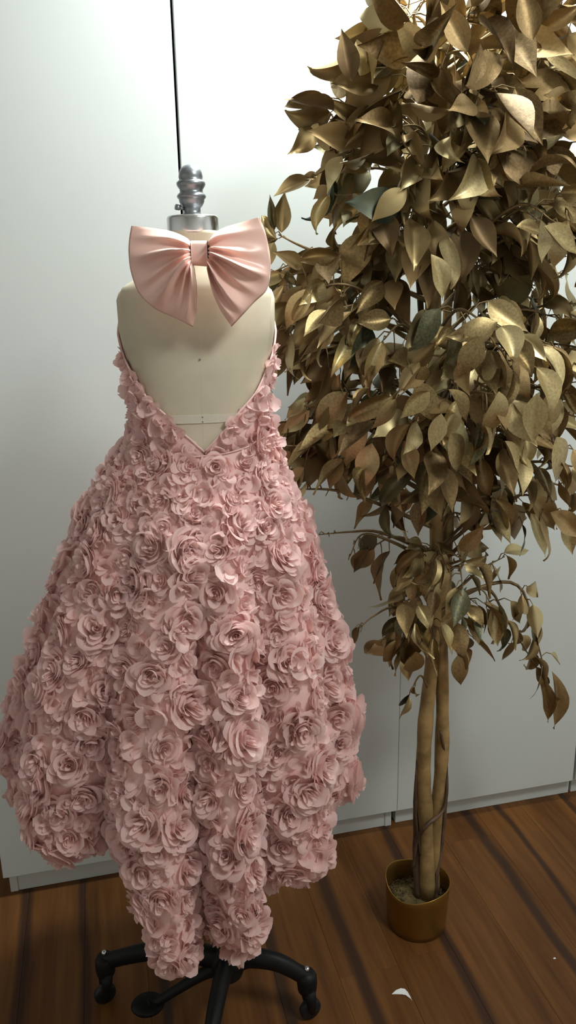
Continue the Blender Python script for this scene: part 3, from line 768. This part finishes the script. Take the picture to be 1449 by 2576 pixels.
for a in [  # x, y, depth offset from the trunk, leaves
    (905, 120, .02, 7), (965, 60, .05, 8), (1010, 110, -.02, 8), (1080, 40, -.12, 9), (1105, 170, -.12, 8), (1150, 30, .05, 10), (1215, 60, -.18, 9), (1290, 40, -.2, 9), (1330, 90, -.1, 9), (1400, 30, .0, 10), (1435, 120, .08, 9),
    (1230, 130, -.12, 10), (1010, 190, .06, 9), (1300, 180, -.05, 10), (1390, 220, -.1, 10), (1250, 230, -.2, 11), (1160, 240, -.15, 11), (1180, 140, .06, 10), (1100, 280, .08, 10),
    (795, 315, .06, 9), (870, 290, .08, 9), (945, 270, .02, 9), (985, 320, -.05, 9), (925, 400, .03, 9), (1000, 250, -.03, 9),
    (785, 445, .05, 7), (835, 490, .03, 8), (890, 450, .08, 9), (955, 540, -.06, 8), (1000, 480, -.05, 10), (1005, 600, -.04, 9), (1045, 410, -.08, 11), (1040, 540, -.1, 11),
    (1150, 330, -.16, 12), (1130, 430, -.12, 12), (1200, 400, -.16, 12), (1260, 330, -.1, 11), (1320, 380, -.14, 11), (1400, 330, -.15, 11), (1440, 420, -.05, 10), (1240, 470, -.05, 12), (1340, 500, .02, 10), (1180, 540, -.1, 12), (1120, 590, -.12, 10),
    (1400, 560, -.18, 10), (1445, 600, -.16, 9), (1270, 600, -.05, 11), (1200, 660, -.02, 11), (1330, 660, -.08, 10), (1430, 690, .05, 9), (1260, 730, .04, 10), (1380, 760, .05, 9), (1160, 700, -.05, 10),
    (760, 690, .06, 10), (700, 750, .04, 10), (800, 730, -.02, 10), (740, 830, .0, 10), (690, 860, .06, 8), (710, 690, .12, 8), (860, 780, -.06, 10), (830, 880, -.02, 9), (720, 900, .03, 8), (900, 660, .02, 9), (880, 630, .0, 6), (940, 740, -.04, 10), (960, 860, -.1, 8), (980, 680, -.04, 10),
    (700, 1065, .08, 8), (770, 1060, .05, 9), (740, 1120, .02, 8), (820, 1030, .02, 9), (850, 1100, -.04, 10), (800, 1180, .0, 8), (770, 1230, .0, 6), (870, 1190, -.05, 8), (910, 1020, -.05, 9), (940, 1110, -.1, 10), (950, 1190, -.06, 9), (900, 960, .03, 7), (1010, 1180, -.08, 10),
    (1000, 1000, -.17, 9), (1070, 930, -.2, 8), (1050, 1060, -.2, 10), (1090, 1130, -.2, 10), (1150, 1010, -.24, 9), (1160, 1110, -.2, 10), (1020, 1130, -.1, 10), (1060, 1250, -.1, 9), (1130, 1220, -.06, 9), (1000, 1260, -.02, 8),
    (1190, 880, -.2, 9), (1250, 840, -.25, 9), (1290, 930, -.27, 9), (1240, 990, -.26, 9), (1330, 1040, -.27, 9), (1310, 1140, -.22, 9), (1260, 1080, -.2, 9), (1390, 870, -.2, 9), (1430, 990, -.22, 8), (1440, 1130, -.2, 8), (1370, 1130, -.1, 8), (1400, 1040, .0, 9), (1220, 1170, -.08, 9), (1300, 960, .0, 9), (1180, 960, -.02, 10),
    (1475, 60, -.1, 10), (1490, 200, .0, 10), (1480, 300, -.12, 10), (1500, 420, -.1, 10), (1480, 520, -.18, 10), (1490, 650, -.15, 10), (1480, 760, -.1, 11), (1500, 880, -.15, 10), (1480, 940, -.22, 10), (1500, 1060, -.15, 10), (1480, 1180, -.15, 9), (1410, 800, -.1, 10), (1350, 720, .1, 10), (1300, 820, -.05, 10), (1350, 900, -.1, 10), (1410, 480, .06, 10), (1420, 250, .1, 9), (1230, 1250, -.04, 8), (1330, 1290, -.06, 7), (1420, 1290, -.1, 6), (1190, 1310, .0, 6), (1440, 1230, .0, 6), (1270, 1210, .05, 7)]:
    branch(at(a[0] - (38 if a[0] < 900 and 600 < a[1] < 1240 else 0), a[1], Y0 + a[2]), nl=max(5, a[3] - 3) if a[1] < 300 and a[0] > 930 else a[3] if a[0] < 930 or a[0] > 1170 else max(6, a[3] - 3))
# lower sprays
branch(at(880, 1400, Y0 - .02), z0=.86, nl=6, via=[at(980, 1360, Y0 - .01), at(910, 1345, Y0 - .02)], L0=.088, spread=.03, lead=.6, hang=1.3)
branch(at(930, 1380, Y0 + .03), z0=.88, nl=5, via=[at(1000, 1350, Y0)], spread=.035, lead=.6)
branch(at(802, 1345, Y0 + .02), z0=.88, nl=3, via=[at(960, 1340, Y0 + .01), at(880, 1338, Y0 + .02)], spread=.03, lead=.8, L0=.05)
branch(at(905, 1580, Y0), z0=.70, nl=4, via=[at(1000, 1530, Y0), at(940, 1550, Y0)], spread=.012, lead=.85, L0=.04)
for a in [(980, 1580, -.05, 8), (965, 1610, .0, 6), (1010, 1500, .0, 9), (1040, 1560, -.06, 8), (1050, 1450, -.05, 9), (1070, 1400, -.04, 8), (1130, 1440, -.1, 8), (1160, 1400, -.06, 7), (1165, 1480, -.1, 7), (1150, 1560, -.06, 9), (1180, 1600, -.03, 7), (1200, 1520, -.02, 7), (1010, 1640, -.02, 5), (1090, 1600, -.08, 7)]:
    branch(at(a[0], a[1], Y0 + a[2]), nl=a[3], spread=.04, L0=.066)
branch(at(1270, 1400, Y0), z0=.76, nl=6, via=[at(1200, 1440, Y0 - .02)], spread=.03, lead=.55)
branch(at(1240, 1530, Y0 - .04), z0=.76, nl=3, via=[at(1200, 1480, Y0 - .03)], spread=.03, lead=.75, L0=.08, hang=1.2)
branch(at(1385, 1745, Y0 - .02), z0=.76, nl=13, via=[at(1230, 1470, Y0), at(1310, 1480, Y0), at(1345, 1590, Y0 - .01)], spread=.028, lead=.45, L0=.062, hang=1.0)
branch(at(1350, 1680, Y0), z0=.76, nl=8, via=[at(1220, 1480, Y0 + .01), at(1275, 1560, Y0 + .01)], spread=.025, lead=.5, L0=.058, hang=1.1)
branch(at(1030, 1745, Y0 - .02), z0=.55, nl=3, via=[at(1060, 1700, Y0 - .02)], spread=.015, lead=.7, L0=.05)
# the sprig standing up behind the bow, leaves placed where they show
branch(at(700, 590, Y0 + .09), z0=1.36, nl=2, via=[at(860, 660, Y0 + .05), at(760, 620, Y0 + .08)], spread=.02, lead=.8, L0=.05)
for (bx, by, tx, ty, L_, m) in ((708, 585, 716, 490, .070, 'gold'), (690, 580, 682, 515, .062, 'olive'), (695, 600, 668, 545, .055, 'gold'), (690, 610, 672, 660, .06, 'gold')):
    p, e = at(bx, by, Y0 + .09), at(tx, ty, Y0 + .085); add_leaf(p, e - p, Vector((-.2, -1, .2)), max(L_, (e - p).length), m)
# single leaves the photograph shows large
for (bx, by, tx, ty, dy, m) in ((885, 205, 860, 80, -.03, 'bronze'), (905, 190, 955, 60, -.02, 'gold'), (1050, 260, 1100, 90, -.14, 'bronze'), (1175, 130, 1110, 10, -.2, 'bronze'), (1170, 215, 1290, 150, -.25, 'bronze'), (1210, 110, 1160, 230, -.25, 'bronze'), (1340, 100, 1310, -30, -.25, 'bronze'),
    (945, 510, 925, 620, -.06, 'gold'), (1085, 640, 1110, 750, -.2, 'gold'), (1230, 880, 1290, 985, -.3, 'gold'), (1255, 985, 1258, 1110, -.3, 'gold'), (1350, 990, 1340, 1110, -.3, 'gold'), (1270, 1110, 1300, 1190, -.28, 'gold'), (1080, 985, 1010, 1050, -.26, 'gold'), (1130, 980, 1170, 1060, -.27, 'gold'), (1110, 1040, 1085, 1130, -.27, 'gold'), (1135, 1090, 1190, 1200, -.26, 'gold'), (1015, 1110, 1040, 1200, -.22, 'bronze'), (1215, 850, 1140, 950, -.25, 'gold'), (1250, 810, 1130, 840, -.24, 'gold'), (1400, 1100, 1449, 1230, -.26, 'gold'), (1380, 990, 1400, 1110, -.22, 'gold'), (1070, 920, 1060, 990, -.22, 'gold'),
    (1370, 570, 1449, 640, -.25, 'gold'), (1300, 570, 1360, 590, -.22, 'gold'), (900, 1350, 870, 1440, -.03, 'gold'), (905, 1400, 915, 1530, -.05, 'gold'), (1045, 1640, 1050, 1715, -.08, 'gold'), (1165, 1445, 1165, 1520, -.12, 'gold'), (1240, 1520, 1250, 1620, -.06, 'gold'), (1355, 1700, 1375, 1810, -.02, 'gold'), (1390, 1690, 1390, 1825, -.02, 'bronze'), (1290, 1270, 1335, 1375, -.06, 'bronze'), (1240, 1225, 1290, 1320, -.08, 'gold'), (1200, 1260, 1165, 1335, -.05, 'bronze'), (1330, 1250, 1390, 1330, -.1, 'bronze'), (1020, 1230, 1010, 1310, -.06, 'gold'), (1060, 1240, 1075, 1320, -.08, 'bronze'), (700, 690, 750, 720, .06, 'gold'), (760, 720, 700, 800, .02, 'gold'), (730, 780, 690, 850, .03, 'bronze'), (720, 880, 680, 960, .05, 'bronze'), (760, 900, 740, 965, .04, 'bronze'), (720, 1060, 680, 1110, .08, 'bronze'), (725, 1120, 690, 1170, .08, 'gold'), (790, 1110, 850, 1180, -.02, 'gold'), (770, 330, 750, 320, .06, 'gold'), (800, 310, 775, 355, .05, 'gold'), (870, 310, 830, 300, .06, 'gold'), (800, 440, 755, 450, .05, 'bronze'), (830, 470, 785, 500, .03, 'bronze'), (830, 1210, 880, 1290, -.04, 'gold'), (790, 1220, 800, 1310, .0, 'bronze'), (1385, 1290, 1449, 1350, -.12, 'bronze')):
    p, e = at(bx, by, Y0 + dy), at(tx, ty, Y0 + dy + .01); add_leaf(p, e - p, Vector((g.gauss(0, .25), -1, (.55 if by > 320 else -.25) + g.gauss(0, .15))), (e - p).length * 1.06, m, g.choice(FLAT), .5 if by > 1680 else 1.0)
def leaf_score(M):
    c = M @ Vector((0, .5, 0)); r = c - CPOS; d = r.dot(FWD); px = IW / 2 + FPX * r.dot(CR) / d; py = IH / 2 - FPX * r.dot(CU) / d
    inside = -20 < px < IW + 20 and -20 < py < IH
    edge = px < 950 or py > 1300 or py < 250
    return (0 if inside else 5) + c.y - (.12 if edge else 0) - M.col[1].length * .6
leaves.sort(key=lambda t: leaf_score(t[0]))
rest = {m: MB() for m in LEAFM}
TI = Matrix.Translation(-TO)
for i, (M, k, m) in enumerate(leaves):
    if i < 300:
        o = obj('leaf', LEAFM[m][k], tree); o.matrix_basis = TI @ M
    else:
        M2 = TI @ M; rest[m].add([M2 @ Vector(p) for p in LEAF[k].v], LEAF[k].f)
for m in rest:
    if rest[m].v: rest[m].build('foliage', MAT[m], tree, kind='stuff')
print('leaves', len(leaves), 'roses', len(cand), len(spots), 'blossoms', len(bpos))

# ------------------------------------------------------------------ scraps on the floor
def scrap(name, label, cat, px, py, pts, lift):
    c = on_floor(px, py); t = MB()
    v, f = [], []
    n = len(pts)
    for i, (x, y, wd) in enumerate(pts):
        for s in (-1, 1):
            h = lift * math.sin(PI * i / (n - 1))
            v.append((x, y + s * wd, .0004 + h * (1 if s > 0 else .3))); v.append((x, y + s * wd, .0012 + h * (1 if s > 0 else .3)))
    for i in range(n - 1):
        a, bb = i * 4, i * 4 + 4
        f += [(a + 1, bb + 1, bb + 3, a + 3), (a, a + 2, bb + 2, bb), (a, bb, bb + 1, a + 1), (a + 2, a + 3, bb + 3, bb + 2)]
    f += [(0, 1, 3, 2), ((n - 1) * 4, (n - 1) * 4 + 2, (n - 1) * 4 + 3, (n - 1) * 4 + 1)]
    o = obj(name, mesh(name, v, f, MAT['paper'], False)); o.location = (c.x, c.y, 0); o.rotation_euler = (0, 0, FROT); o['label'] = label; o['category'] = cat
scrap('paper_scrap', 'small curved white paper scrap lying on the wooden floor before the pot', 'paper scrap', 1010, 2503,
      [(-.019, .002, .0005), (-.010, .005, .004), (0, .006, .006), (.008, .004, .006), (.013, -.002, .005), (.017, -.009, .0015), (.019, -.014, .0003)], .004)
scrap('crumb', 'tiny pale crumb on the wooden floor right of the gold pot', 'crumb', 1395, 2412,
      [(-.003, 0, .0004), (-.001, 0, .0014), (.001, .0003, .0014), (.003, 0, .0004)], .001)
